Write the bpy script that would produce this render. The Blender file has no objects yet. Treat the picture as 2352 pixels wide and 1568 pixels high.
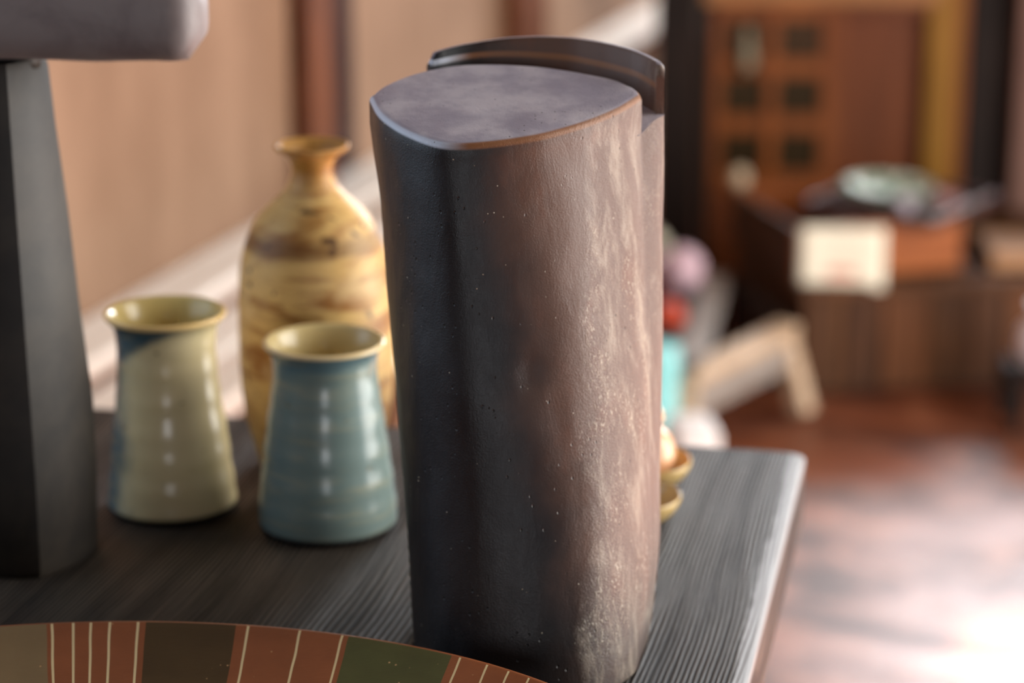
import bpy, bmesh, math, random
from math import sin, cos, tan, radians, pi, sqrt, atan2, exp
from mathutils import Vector, Matrix, noise

random.seed(7)
S = bpy.context.scene
COL = S.collection

# ------------------------------------------------------------------ camera, world, light, exposure
TZ = 0.70                     # height of the table top
cam_d = bpy.data.cameras.new('camera')
cam = bpy.data.objects.new('camera', cam_d)
COL.objects.link(cam)
cam.location = (0.2342, -1.2188, 1.2561)
cam.rotation_euler = (radians(90 - 16.5), 0, radians(11.2))
cam_d.sensor_width = 36.0
cam_d.lens = 36.0 * 5600 / 2352
cam_d.clip_start = 0.02
cam_d.dof.use_dof = True
cam_d.dof.focus_distance = 1.235
cam_d.dof.aperture_fstop = 4.2
S.camera = cam

S.view_settings.view_transform = 'Standard'
S.view_settings.look = 'None'
S.view_settings.exposure = 0.12
S.view_settings.gamma = 1.0
S.view_settings.use_curve_mapping = False

world = bpy.data.worlds.new('sky')
S.world = world
world.use_nodes = True
wn = world.node_tree.nodes
wn['Background'].inputs[0].default_value = (0.75, 0.87, 1.0, 1)
wn['Background'].inputs[1].default_value = 1.0

# the room is turned against the table: U runs along the left wall, V across
TH = radians(6.673)
U = Vector((sin(TH), cos(TH), 0)); V = Vector((cos(TH), -sin(TH), 0))
def uv(u, v, z=0.0):
    p = U * u + V * v
    return Vector((p.x, p.y, z))
WL, WR, WF, WB, CEIL = -0.98, 1.75, -3.0, 5.60, 2.45   # left / right / front / back wall, ceiling
ROOM = -TH                                             # z-rotation of things square to the room

def area_light(name, loc, toward, w, h, power, col):
    d = bpy.data.lights.new(name, 'AREA')
    d.shape = 'RECTANGLE'; d.size = w; d.size_y = h; d.energy = power; d.color = col
    o = bpy.data.objects.new(name, d); COL.objects.link(o)
    o.location = loc
    o.rotation_euler = (Vector(toward) - Vector(loc)).to_track_quat('-Z', 'Z').to_euler()
    return o
# daylight entering at the window openings (built below)
area_light('daylight_back_window', uv(WB - 0.03, 0.25, 1.72), uv(0, 0.25, 1.0), 1.9, 0.90, 165, (0.93, 0.96, 1.0))
area_light('daylight_side_door', uv(1.35, WR - 0.03, 1.12), uv(1.35, 0, 1.12), 2.7, 1.9, 125, (1.0, 0.96, 0.90))
area_light('daylight_front_window', uv(WF + 0.03, 1.02, 1.05), uv(0, 0.0, 0.9), 0.5, 1.0, 12, (0.97, 0.97, 1.0))
area_light('daylight_left_window', uv(-0.25, WL + 0.03, 1.30), uv(-0.25, 0, 1.1), 1.1, 0.9, 3.0, (0.55, 0.76, 1.0))
sun_d = bpy.data.lights.new('sun', 'SUN'); sun_d.energy = 45; sun_d.angle = radians(3); sun_d.color = (1.0, 0.97, 0.94)
sun = bpy.data.objects.new('sun', sun_d); COL.objects.link(sun)
sun.rotation_euler = (-(uv(0.5, 1.0, 1.2))).to_track_quat('-Z', 'Z').to_euler()

# ------------------------------------------------------------------ helpers
def lin(r, g, b):
    f = lambda c: (c / 255 / 12.92) if c / 255 <= 0.04045 else ((c / 255 + 0.055) / 1.055) ** 2.4
    return (f(r), f(g), f(b), 1)

class NT:
    """a small wrapper for building procedural materials"""
    def __init__(s, name, rough=0.5, spec=0.5, metal=0.0, coat=0.0):
        s.m = bpy.data.materials.new(name); s.m.use_nodes = True
        s.t = s.m.node_tree; s.b = s.t.nodes['Principled BSDF']
        s.b.inputs['Roughness'].default_value = rough
        s.b.inputs['Specular IOR Level'].default_value = spec
        s.b.inputs['Metallic'].default_value = metal
        s.b.inputs['Coat Weight'].default_value = coat
        s._co = None
    def n(s, typ, **kw):
        x = s.t.nodes.new(typ)
        for k, v in kw.items(): setattr(x, k, v)
        return x
    def link(s, a, b): s.t.links.new(a, b)
    def put(s, sock, v):
        if hasattr(v, 'links') or isinstance(v, bpy.types.NodeSocket): s.link(v, sock)
        else: sock.default_value = v
    def co(s, scale=(1, 1, 1), rot=(0, 0, 0), loc=(0, 0, 0)):
        if s._co is None: s._co = s.n('ShaderNodeTexCoord').outputs['Object']
        m = s.n('ShaderNodeMapping'); s.link(s._co, m.inputs[0])
        m.inputs['Scale'].default_value = scale; m.inputs['Rotation'].default_value = rot; m.inputs['Location'].default_value = loc
        return m.outputs[0]
    def noise(s, vec, scale, detail=4, rough=0.55, dist=0.0):
        x = s.n('ShaderNodeTexNoise'); s.link(vec, x.inputs['Vector'])
        x.inputs['Scale'].default_value = scale; x.inputs['Detail'].default_value = detail
        x.inputs['Roughness'].default_value = rough; x.inputs['Distortion'].default_value = dist
        return x.outputs['Fac']
    def voro(s, vec, scale, feature='F1'):
        x = s.n('ShaderNodeTexVoronoi', feature=feature); s.link(vec, x.inputs['Vector']); x.inputs['Scale'].default_value = scale
        return x.outputs['Distance']
    def wave(s, vec, scale, dist=2, detail=2, dscale=1.0, direction='X', profile='SIN'):
        x = s.n('ShaderNodeTexWave', bands_direction=direction, wave_profile=profile); s.link(vec, x.inputs['Vector'])
        x.inputs['Scale'].default_value = scale; x.inputs['Distortion'].default_value = dist
        x.inputs['Detail'].default_value = detail; x.inputs['Detail Scale'].default_value = dscale
        return x.outputs['Fac']
    def xyz(s):
        if s._co is None: s._co = s.n('ShaderNodeTexCoord').outputs['Object']
        x = s.n('ShaderNodeSeparateXYZ'); s.link(s._co, x.inputs[0]); return x.outputs
    def rng(s, v, a, b, c=0.0, d=1.0, smooth=True):
        x = s.n('ShaderNodeMapRange'); x.interpolation_type = 'SMOOTHSTEP' if smooth else 'LINEAR'
        s.put(x.inputs[0], v)
        for i, q in enumerate((a, b, c, d)): x.inputs[i + 1].default_value = q
        return x.outputs[0]
    def math(s, op, a, b=0.0):
        x = s.n('ShaderNodeMath', operation=op); s.put(x.inputs[0], a); s.put(x.inputs[1], b); return x.outputs[0]
    def mix(s, f, a, b, blend='MIX'):
        x = s.n('ShaderNodeMix', data_type='RGBA', blend_type=blend)
        s.put(x.inputs[0], f); s.put(x.inputs[6], a); s.put(x.inputs[7], b); return x.outputs[2]
    def bump(s, h, strength=0.3, dist=0.001, prev=None):
        x = s.n('ShaderNodeBump'); x.inputs['Strength'].default_value = strength; x.inputs['Distance'].default_value = dist
        s.link(h, x.inputs['Height'])
        if prev is not None: s.link(prev, x.inputs['Normal'])
        return x.outputs[0]
    def out(s, col=None, rough=None, normal=None):
        if col is not None: s.put(s.b.inputs['Base Color'], col)
        if rough is not None: s.put(s.b.inputs['Roughness'], rough)
        if normal is not None: s.link(normal, s.b.inputs['Normal'])
        return s.m

def simple(name, col, rough=0.6, var=0.25, scale=20, spec=0.5, metal=0.0, bump=0.1):
    t = NT(name, rough, spec, metal)
    f = t.noise(t.co(), scale)
    d = tuple(c * (1 - var) for c in col[:3]) + (1,)
    return t.out(t.mix(f, d, col), None, t.bump(f, bump, 0.002))

def wood(name, c1, c2, rough=0.5, axis='Z', scale=1.0, bump=0.25, spec=0.5):
    t = NT(name, rough, spec)
    k = {'X': (1.2, 14, 14), 'Y': (14, 1.2, 14), 'Z': (14, 14, 1.2)}[axis]
    v = t.co(tuple(q * scale for q in k))
    f = t.noise(v, 2.0, 6, 0.6, 1.2); g = t.noise(v, 9.0, 3)
    f = t.math('ADD', t.math('MULTIPLY', f, 0.75), t.math('MULTIPLY', g, 0.25))
    return t.out(t.mix(t.rng(f, 0.33, 0.67), c1, c2), t.rng(f, 0.3, 0.7, rough + .08, rough - .05), t.bump(f, bump, 0.004))

def obj(name, bm, mats, parent=None, smooth=False, loc=None, rz=None, label=None, cat=None, group=None, kind=None):
    me = bpy.data.meshes.new(name)
    bmesh.ops.recalc_face_normals(bm, faces=bm.faces)
    for f in bm.faces: f.smooth = smooth
    bm.to_mesh(me); bm.free()
    for m in (mats if isinstance(mats, (list, tuple)) else [mats]): me.materials.append(m)
    o = bpy.data.objects.new(name, me); COL.objects.link(o)
    if parent is not None: o.parent = parent
    if loc is not None: o.location = loc
    if rz is not None: o.rotation_euler = (0, 0, rz)
    return tag(o, label, cat, group, kind)
def tag(o, label=None, cat=None, group=None, kind=None):
    for k, v in (('label', label), ('category', cat), ('group', group), ('kind', kind)):
        if v: o[k] = v
    return o
def thing(name, label, cat, loc=(0, 0, 0), rz=0.0, group=None):
    o = bpy.data.objects.new(name, None); COL.objects.link(o)
    o.location = loc; o.rotation_euler = (0, 0, rz); o.empty_display_size = 0.05
    return tag(o, label, cat, group)
def copy_tree(o, parent=None):
    c = o.copy(); COL.objects.link(c)
    if parent is not None: c.parent = parent
    for ch in [x for x in bpy.data.objects if x.parent == o]: copy_tree(ch, c)
    return c

def box(bm, lo, hi, bev=0.0, mtx=None, seg=2):
    lo, hi = Vector(lo), Vector(hi)
    r = bmesh.ops.create_cube(bm, size=1.0)
    vs = r['verts']
    for v in vs: v.co = Vector([(lo[i] + hi[i]) / 2 + v.co[i] * (hi[i] - lo[i]) for i in range(3)])
    if bev > 0:
        es = list({e for v in vs for e in v.link_edges})
        q = bmesh.ops.bevel(bm, geom=es, offset=bev, segments=seg, profile=0.5, affect='EDGES')
        vs = list({v for f in q['faces'] for v in f.verts} | {v for v in vs if v.is_valid})
    if mtx is not None:
        for v in vs: v.co = mtx @ v.co
    return vs
def bxo(name, lo, hi, mat, parent=None, bev=0.002, **kw):
    bm = bmesh.new(); box(bm, lo, hi, bev); return obj(name, bm, mat, parent, **kw)
def beam(bm, a, b, w, h, bev=0.0):
    """a straight bar from a to b, w wide (sideways), h high"""
    a, b = Vector(a), Vector(b); d = (b - a); L = d.length
    x = d.normalized(); y = Vector((0, 0, 1)).cross(x)
    if y.length < 1e-4: y = Vector((0, 1, 0))
    y.normalize(); z = x.cross(y)
    M = Matrix(((x.x, y.x, z.x, a.x), (x.y, y.y, z.y, a.y), (x.z, y.z, z.z, a.z), (0, 0, 0, 1)))
    box(bm, (0, -w / 2, -h / 2), (L, w / 2, h / 2), bev, M)
def catmull(pts, n, closed=False):
    P = [Vector(p) for p in pts]; out = []
    m = len(P); segs = m if closed else m - 1
    for i in range(segs):
        if closed: p0, p1, p2, p3 = P[(i - 1) % m], P[i], P[(i + 1) % m], P[(i + 2) % m]
        else:
            p1, p2 = P[i], P[i + 1]
            p0 = P[i - 1] if i else p1 * 2 - p2
            p3 = P[i + 2] if i + 2 < m else p2 * 2 - p1
        for k in range(n):
            t = k / n
            out.append(0.5 * ((2 * p1) + (p2 - p0) * t + (2 * p0 - 5 * p1 + 4 * p2 - p3) * t * t + (3 * p1 - p0 - 3 * p2 + p3) * t ** 3))
    if not closed: out.append(P[-1].copy())
    return out
def loft(bm, rings, closed=True, cap0=False, cap1=False, mat=0):
    R = [[bm.verts.new(p) for p in r] for r in rings]
    n = len(R[0])
    for a, b in zip(R, R[1:]):
        for i in range(n if closed else n - 1):
            j = (i + 1) % n
            f = bm.faces.new((a[i], a[j], b[j], b[i])); f.material_index = mat
    if cap0: bm.faces.new(R[0][::-1])
    if cap1: bm.faces.new(R[-1])
    return R
def lathe(bm, prof, n=64, wob=0.0, seed=0.0, ridge=None):
    """prof: (radius, z) from the outside bottom over the rim to the inside bottom; ends at r=0 close"""
    rings = []
    for r, z in prof:
        ring = []
        for i in range(n):
            a = 2 * pi * i / n
            rr = r * (1 + wob * noise.noise(Vector((cos(a) * 1.3, sin(a) * 1.3, z * 18 + seed))))
            ring.append(Vector((rr * cos(a), rr * sin(a), z)))
        rings.append(ring)
    R = loft(bm, rings)
    bm.faces.new(R[0][::-1]); bm.faces.new(R[-1])
def prof_smooth(pts, n=8):
    return [(max(p.x, 0.0004), p.y) for p in catmull([(r, z, 0) for r, z in pts], n)]

# ------------------------------------------------------------------ materials
# plaster wall
t = NT('tan_plaster', 0.9, 0.2)
f = t.noise(t.co(), 3.0, 5); g = t.noise(t.co((1, 1, 0.25)), 9, 4)
M_wall = t.out(t.mix(t.rng(t.math('ADD', t.math('MULTIPLY', f, .5), t.math('MULTIPLY', g, .5)), .35, .65), lin(124, 95, 74), lin(142, 112, 90)), None, t.bump(g, 0.15, 0.004))
M_post = wood('dark_post_wood', lin(66, 32, 13), lin(112, 62, 32), 0.6, 'Z', 1.0, .25, .2)
M_groove = wood('stained_board_wood', lin(32, 12, 5), lin(54, 22, 9), 0.6, 'Z', 1.0, .25, .15)
# mottled red brown polished floor
t = NT('red_brown_floor', 0.42, 0.55)
v = t.co((1, 1, 1), (0, 0, 0.5)); f = t.noise(t.co((1, 2.2, 1)), 2.6, 6, 0.6, 0.8); g = t.noise(v, 11, 5, 0.6)
c = t.mix(t.rng(f, .32, .66), lin(62, 32, 24), lin(140, 74, 44)); c = t.mix(t.rng(g, .45, .75), c, lin(168, 104, 74))
M_floor = t.out(c, t.rng(f, .3, .7, .50, .36), t.bump(g, 0.12, 0.004))
M_ceil = simple('ceiling_boards', lin(52, 36, 26), 0.8)
M_backwall = simple('dark_back_plaster', lin(44, 28, 24), 0.8)
M_sidewall = simple('brown_side_plaster', lin(58, 42, 32), 0.9)
M_frame = wood('window_frame_wood', lin(70, 42, 26), lin(110, 70, 44), 0.55)

# ------------------------------------------------------------------ the room shell
def slab(name, u0, u1, v0, v1, z0, z1, mat, holes=None, **kw):
    bm = bmesh.new(); box(bm, (v0, u0, z0), (v1, u1, z1)); return obj(name, bm, mat, rz=ROOM, **kw)
slab('floor', WF - .1, WB + .1, WL - .1, WR + .1, -0.1, 0, M_floor, kind='structure')
slab('ceiling', WF - .1, WB + .1, WL - .1, WR + .1, CEIL, CEIL + .1, M_ceil, kind='structure')
def holed_wall(name, axis, at0, at1, lo, hi, h0, h1, z0, z1, mat):
    """a wall with one window opening from h0 to h1 along it and z0 to z1 up"""
    bm = bmesh.new()
    def b(a0, a1, c0, c1):
        if axis == 'u': box(bm, (at0, a0, c0), (at1, a1, c1))
        else: box(bm, (a0, at0, c0), (a1, at1, c1))
    b(lo, h0, 0, CEIL); b(h1, hi, 0, CEIL); b(h0, h1, 0, z0); b(h0, h1, z1, CEIL)
    return obj(name, bm, mat, rz=ROOM, kind='structure')
W1 = (-0.75, 1.25, 1.25, 2.20); W2 = (-0.05, 2.75, 0.12, 2.12); W3 = (0.70, 1.34, 0.45, 1.65); W4 = (-0.85, 0.35, 0.82, 1.78)
holed_wall('wall_left', 'u', WL - .1, WL, WF - .1, WB + .1, *W4, M_wall)
holed_wall('wall_back', 'v', WB, WB + .1, WL - .1, WR + .1, *W1, M_backwall)
holed_wall('wall_right', 'u', WR, WR + .1, WF - .1, WB + .1, *W2, M_sidewall)
holed_wall('wall_front', 'v', WF - .1, WF, WL - .1, WR + .1, *W3, M_sidewall)
def window(name, axis, at0, at1, h0, h1, z0, z1, nx, nz):
    root = tag(bpy.data.objects.new(name, None), None, None, None, 'structure'); COL.objects.link(root); root.rotation_euler = (0, 0, ROOM)
    m = (at0 + at1) / 2
    def bar(n, a0, a1, c0, c1, w):
        if axis == 'u': bxo(n, (m - w, a0, c0), (m + w, a1, c1), M_frame, root)
        else: bxo(n, (a0, m - w, c0), (a1, m + w, c1), M_frame, root)
    e = .045
    bar('window_frame', h0, h0 + e, z0, z1, .03); bar('window_frame', h1 - e, h1, z0, z1, .03)
    bar('window_frame', h0 + e, h1 - e, z0, z0 + e, .03); bar('window_frame', h0 + e, h1 - e, z1 - e, z1, .03)
    for i in range(1, nx):
        c = h0 + (h1 - h0) * i / nx; bar('muntin', c - .009, c + .009, z0 + e, z1 - e, .012)
    for i in range(1, nz):
        c = z0 + (z1 - z0) * i / nz; bar('muntin', h0 + e, h1 - e, c - .009, c + .009, .010)
window('window_1', 'v', WB, WB + .1, *W1, 3, 2)
window('window_2', 'u', WR, WR + .1, *W2, 3, 2)
window('window_3', 'v', WF - .1, WF, *W3, 2, 2)
window('window_4', 'u', WL - .1, WL, *W4, 2, 2)
# timber posts of the left wall
def trim(name, u0, u1, p, mat, z0=0.0, z1=CEIL):
    bm = bmesh.new(); box(bm, (WL, u0, z0), (WL + p, u1, z1), 0.003); return obj(name, bm, mat, rz=ROOM, kind='structure')
trim('trim_1', 1.985, 2.085, .030, M_post)
trim('trim_2', 2.085, 2.225, .004, M_groove)
trim('trim_3', 2.960, 3.130, .034, M_post)
trim('trim_4', 4.300, 4.420, .034, M_post)

# ------------------------------------------------------------------ the table
t = NT('brushed_black_wood', 0.5, 0.22)
v = t.co((1, 0.05, 0.05)); warp = t.noise(t.co((1.6, .55, 1)), 2.2, 2, .4); warp2 = t.noise(t.co((6, 1.2, 1)), 6, 2, .5)
mp = t.n('ShaderNodeVectorMath', operation='ADD')
cx = t.n('ShaderNodeCombineXYZ'); t.link(t.math('ADD', t.math('MULTIPLY', warp, 0.11), t.math('MULTIPLY', warp2, .004)), cx.inputs[0])
t.link(v, mp.inputs[0]); t.link(cx.outputs[0], mp.inputs[1]); v2 = mp.outputs[0]
g1 = t.wave(v2, 92, 1.6, 2, 1.5); g2 = t.noise(v2, 70, 3, 0.5); fine = t.noise(v2, 1100, 2)
h = t.math('ADD', t.math('MULTIPLY', g1, t.rng(g2, .25, .7, .25, .75)), t.math('MULTIPLY', fine, .25))
c = t.mix(t.rng(h, .1, .8), lin(14, 11, 9), lin(80, 70, 60)); c = t.mix(t.rng(fine, .5, .8, 0, .3), c, lin(78, 70, 60))
XX = t.xyz(); wn_ = t.noise(t.co((.0, 1, 0)), 9, 3, .6); wn2 = t.noise(t.co((60, 6, 6)), 4, 3, .6)
edge_x = t.math('ADD', XX[0], t.math('ADD', t.math('MULTIPLY', wn_, .014), t.math('MULTIPLY', wn2, .004)))
c = t.mix(t.math('MULTIPLY', t.rng(edge_x, .1205, .1245), t.rng(XX[2], TZ - .012, TZ - .004, 0, .8)), c, lin(176, 176, 178))
M_table = t.out(c, t.rng(h, .1, .8, .60, .46), t.bump(h, 0.65, 0.0013))
M_leg = wood('table_leg_wood', lin(26, 22, 20), lin(56, 48, 42), 0.5, 'Z')

table = thing('display_table', 'dark brushed wooden table with ridged grain and worn pale edge', 'table', (0, 0, 0))
TX0, TX1, TY0, TY1 = -0.70, 0.1225, -0.72, 0.394
def table_top():
    bm = bmesh.new()
    ny = 90; th = 0.052
    prof = []
    ring = []
    rings = []
    for i in range(ny + 1):
        y = TY0 + (TY1 - TY0) * i / ny
        e = 0.010 + 0.0035 * noise.noise(Vector((0, y * 9, 2))) + 0.002 * noise.noise(Vector((3, y * 31, 2)))
        c2 = max(0.0055, e * 0.72)
        pts = [(TX0, -th + .004), (TX0 + .004, -th), (TX1 - .004, -th), (TX1, -th + .004), (TX1, -c2 * .55), (TX1 - c2 * .35, -c2 * .2), (TX1 - e, -.0003), (TX1 - e - .003, 0), (TX0 + .006, 0), (TX0, -.006)]
        rings.append([Vector((px, y, TZ + pz)) for px, pz in pts])
    def end(r, s):
        return [Vector((p.x, p.y + s, TZ + (p.z - TZ) if p.z < TZ - .01 else p.z - .003)) for p in r]
    rings = [end(rings[0], -.003)] + rings + [end(rings[-1], .003)]
    loft(bm, rings, True, True, True)
    return bm
obj('tabletop', table_top(), M_table, table)
for x in (TX0 + .08, TX1 - .10):
    for y in (TY0 + .08, TY1 - .10):
        bxo('leg', (x - .03, y - .03, 0), (x + .03, y + .03, TZ - .052), M_leg, table, .004)
for y in (TY0 + .08, TY1 - .10):
    bxo('apron', (TX0 + .11, y - .012, TZ - .12), (TX1 - .13, y + .012, TZ - .052), M_leg, table, .002)
for x in (TX0 + .08, TX1 - .10):
    bxo('apron', (x - .012, TY0 + .11, TZ - .12), (x + .012, TY1 - .13, TZ - .052), M_leg, table, .002)

# ------------------------------------------------------------------ the tall slab vase
CAMYAW = radians(11.2)
def mat_slab(name, body=True):
    t = NT(name, 0.42, 0.6)
    X = t.xyz(); co = t.co()
    big = t.noise(co, 14, 4, 0.55, 0.4); mid = t.noise(t.co((1, 1, .5)), 34, 4, .6); streak = t.noise(t.co((1, 1, 0.30), (0, radians(10), 0)), 70, 7, 0.75, 0.5); grit = t.noise(co, 1100, 3, 0.7)
    # smoke-fired clay: brown on one flank, carbon black on the other
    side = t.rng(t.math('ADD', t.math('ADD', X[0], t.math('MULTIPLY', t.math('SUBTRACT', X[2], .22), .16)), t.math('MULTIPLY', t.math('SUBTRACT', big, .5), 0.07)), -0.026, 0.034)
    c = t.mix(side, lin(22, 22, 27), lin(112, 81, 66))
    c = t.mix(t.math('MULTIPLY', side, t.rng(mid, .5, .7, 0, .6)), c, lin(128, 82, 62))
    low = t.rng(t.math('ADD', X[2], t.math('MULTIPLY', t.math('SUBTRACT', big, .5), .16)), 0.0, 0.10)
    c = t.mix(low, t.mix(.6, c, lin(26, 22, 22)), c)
    flank = t.rng(t.math('ADD', X[0], t.math('MULTIPLY', t.math('SUBTRACT', mid, .5), .035)), 0.026, 0.042)
    flank = t.math('MULTIPLY', flank, t.rng(X[1], .085, .070))
    ash_sheen = t.math('MULTIPLY', t.rng(streak, .46, .68), flank)
    c = t.mix(t.math('MULTIPLY', ash_sheen, 0.55), c, lin(190, 172, 152))  # pale ash streaks; window sheen on this flank is painted in with them
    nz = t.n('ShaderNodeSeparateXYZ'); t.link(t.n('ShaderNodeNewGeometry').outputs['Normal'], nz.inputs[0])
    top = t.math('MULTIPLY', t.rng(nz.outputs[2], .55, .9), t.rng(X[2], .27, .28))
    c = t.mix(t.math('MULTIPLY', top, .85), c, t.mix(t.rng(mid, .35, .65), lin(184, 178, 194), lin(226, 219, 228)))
    if body:   # rim of the top: worn rusty to the right, painted blue-white highlight to the left
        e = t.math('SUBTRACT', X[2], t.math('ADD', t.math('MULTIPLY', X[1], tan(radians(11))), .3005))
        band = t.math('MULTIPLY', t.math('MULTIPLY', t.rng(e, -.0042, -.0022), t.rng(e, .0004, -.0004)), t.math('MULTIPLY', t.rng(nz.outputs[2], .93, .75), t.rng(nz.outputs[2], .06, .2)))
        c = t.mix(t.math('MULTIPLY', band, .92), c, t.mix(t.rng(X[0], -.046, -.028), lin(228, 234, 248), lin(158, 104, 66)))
    fleck = t.math('MULTIPLY', t.math('MULTIPLY', t.rng(t.noise(t.co((1, 1, .6)), 620, 3, .6), .56, .64), flank), t.math('MULTIPLY', t.rng(mid, .42, .62), t.math('MULTIPLY', t.rng(X[2], .29, .20), t.rng(X[2], .012, .045))))
    c = t.mix(t.math('MULTIPLY', fleck, .6), c, lin(222, 208, 186))
    sp = t.voro(co, 240); spk = t.math('MULTIPLY', t.rng(sp, .14, .06), t.rng(t.noise(co, 75, 2), .58, .66))
    c = t.mix(spk, c, lin(206, 194, 170))
    pit = t.math('MULTIPLY', t.rng(t.voro(t.co((1, 1, .7), (0, 0, 0), (.3, .2, .1)), 210), .16, .06), t.rng(t.noise(co, 45, 2), .50, .6))
    c = t.mix(t.math('MULTIPLY', pit, .8), c, lin(22, 18, 16))
    n = t.bump(big, 0.25, 0.004)
    g = t.math('MULTIPLY', grit, t.math('ADD', t.math('MULTIPLY', flank, .9), .35))
    n = t.bump(t.math('ADD', t.math('ADD', g, t.math('MULTIPLY', streak, .7)), t.math('SUBTRACT', t.math('MULTIPLY', t.math('ADD', spk, fleck), .5), t.math('MULTIPLY', pit, .9))), 0.55, 0.0011, n)
    return t.out(c, t.rng(streak, .3, .7, .46, .33), n)
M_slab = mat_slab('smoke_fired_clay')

def tall_vase():
    front_top = [(-.0835, .053), (-.0785, .029), (-.063, .004), (-.0465, -.0108), (-.033, -.0142), (-.0016, -.0068), (.028, .0115), (.052, .036), (.0630, .0535)]
    front_base = [(-.063, .045), (-.0600, .010), (-.049, -.024), (-.031, -.041), (-.009, -.048), (.017, -.046), (.043, -.034), (.060, -.010), (.0675, .020)]
    back_top = [(.0630, .0535), (.0735, .063), (.0760, .068), (.0735, .076), (.058, .096), (.020, .118), (-.025, .121), (-.062, .100), (-.079, .073), (-.0835, .053)]
    back_base = [(.0675, .020), (.0705, .038), (.0715, .055), (.068, .072), (.055, .092), (.020, .108), (-.020, .107), (-.048, .090), (-.060, .066), (-.063, .045)]
    N = 12
    cm = lambda p: catmull([(x, y, 0) for x, y in p], N)
    FT, FB, BT, BB = cm(front_top), cm(front_base), cm(back_top), cm(back_base)
    nF = len(FT)
    for _ in range(60):                                # ease the hand-cut ridge at the front
        FT = [FT[0]] + [FT[i] * .5 + (FT[i - 1] + FT[i + 1]) * .25 for i in range(1, nF - 1)] + [FT[-1]]
    topring = FT + BT[1:-1]; basering = FB + BB[1:-1]
    zl = lambda p: 0.2885 + 0.13 * p.y - .0065 * exp(-((p.x - .062) ** 2 + (p.y - .052) ** 2) / .0085 ** 2)                 # slot floor / ledge plane
    zt = lambda p: 0.3005 + tan(radians(11)) * p.y     # sloping top of the front block
    # silhouette extents (height fraction, left, right)
    ext = [(0.0, -.063, .0715), (.06, -.0640, .0740), (.2, -.0660, .0765), (.4, -.0695, .0770), (.6, -.0735, .0768), (.8, -.0775, .0762), (.93, -.0815, .0760), (1.0, -.0835, .0760)]
    def sec(f):
        s = f * f * (3 - 2 * f) if f < 1 else 1.0
        s = 0.35 * s + 0.65 * f
        pts = [b.lerp(a, s) for a, b in zip(topring, basering)]
        for (f0, l0, r0), (f1, l1, r1) in zip(ext, ext[1:]):
            if f0 <= f <= f1:
                k = (f - f0) / (f1 - f0); L = l0 + (l1 - l0) * k; Rr = r0 + (r1 - r0) * k
        xs = [p.x for p in pts]; a, b = min(xs), max(xs)
        return [Vector((L + (p.x - a) / (b - a) * (Rr - L), p.y, 0)) for p in pts]
    def dent(p):
        o = p.copy()
        k = noise.noise(Vector((p.x * 22, p.y * 22, p.z * 14))) * .0011 + noise.noise(Vector((p.x * 60, p.y * 60, p.z * 45))) * .0004
        d2 = ((p.x - .003) / .007) ** 2 + ((p.z - .178) / .010) ** 2
        if p.y < .03: k -= .0022 * exp(-d2)
        c = Vector((0, .05, p.z)); n = (p - c); n.z = 0
        return o + n.normalized() * k
    bm = bmesh.new()
    rings = []
    NZ = 64
    base0 = sec(0.0)
    ctr = Vector((0, .045, 0))
    rings.append([Vector((p.x * .97, .045 + (p.y - .045) * .97, 0)) for p in base0])
    for i in range(NZ + 1):
        f = i / NZ; fz = f
        r = sec(f)
        rings.append([dent(Vector((p.x, p.y, max(.0012, fz * zl(tp))))) for p, tp in zip(r, topring)])
    R = loft(bm, rings, True, True, False)
    last = R[-1]; lp = rings[-1]
    # ledge: the slot floor (a cap of its own so its edge stays crisp)
    bm.faces.new([bm.verts.new(p) for p in lp])
    # the front block above the ledge
    kt = [(.0630, .0535), (.0615, .0605), (.0575, .0675), (.0455, .0795), (.008, .0965), (-.031, .0995), (-.058, .0880), (-.0760, .0690), (-.0835, .053)]
    KT = cm(kt)
    ring2d = lp[:nF] + [Vector((p.x, p.y, 0)) for p in KT[1:-1]]
    cen = Vector((-.008, .045, 0))
    def lift(inset, dz, frac=None):
        out = []
        for p in ring2d:
            q = Vector((p.x, p.y, 0)); q = q + (cen - q).normalized() * inset
            z = zt(q) + dz
            if frac is not None: z = zl(q) + (zt(q) - .0035 - zl(q)) * frac
            out.append(Vector((q.x, q.y, z)))
        return out
    blk = [lift(0, 0, .4), lift(0, -.0035), lift(.0006, -.0016), lift(.0020, -.0004), lift(.0045, 0)]
    VR = [[bm.verts.new(p) for p in r] for r in blk]
    first = last[:nF] + [bm.verts.new(Vector((p.x, p.y, zl(p) - .004))) for p in ring2d[nF:]]
    allr = [first] + VR
    n = len(first)
    for a, b in zip(allr, allr[1:]):
        for i in range(n):
            j = (i + 1) % n
            bm.faces.new((a[i], a[j], b[j], b[i]))
    prev = VR[-1]
    for k in (.82, .6, .38, .16):
        ring = []
        for p in blk[-1]:
            q = cen + (Vector((p.x, p.y, 0)) - cen) * k
            z = zt(q) + .0009 * noise.noise(Vector((q.x * 40, q.y * 40, 3))) - .0006 * (1 - k)
            ring.append(bm.verts.new((q.x, q.y, z)))
        for i in range(n):
            j = (i + 1) % n
            bm.faces.new((prev[i], prev[j], ring[j], ring[i]))
        prev = ring
    bm.faces.new(prev)
    # the thin back wall that rises behind the slot
    arc = [p for p in lp[nF:] ]
    pts = [Vector((p.x, p.y, 0)) for p in arc]
    i0 = min(range(len(pts)), key=lambda i: -pts[i].x) - 3
    i1 = max(i for i in range(len(pts)) if pts[i].x > -.056 or i < len(pts) // 2)
    pts = pts[i0:i1 + 1]
    th = .0046
    L = [0.0]
    for a, b in zip(pts, pts[1:]): L.append(L[-1] + (b - a).length)
    prof_r = []
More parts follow.
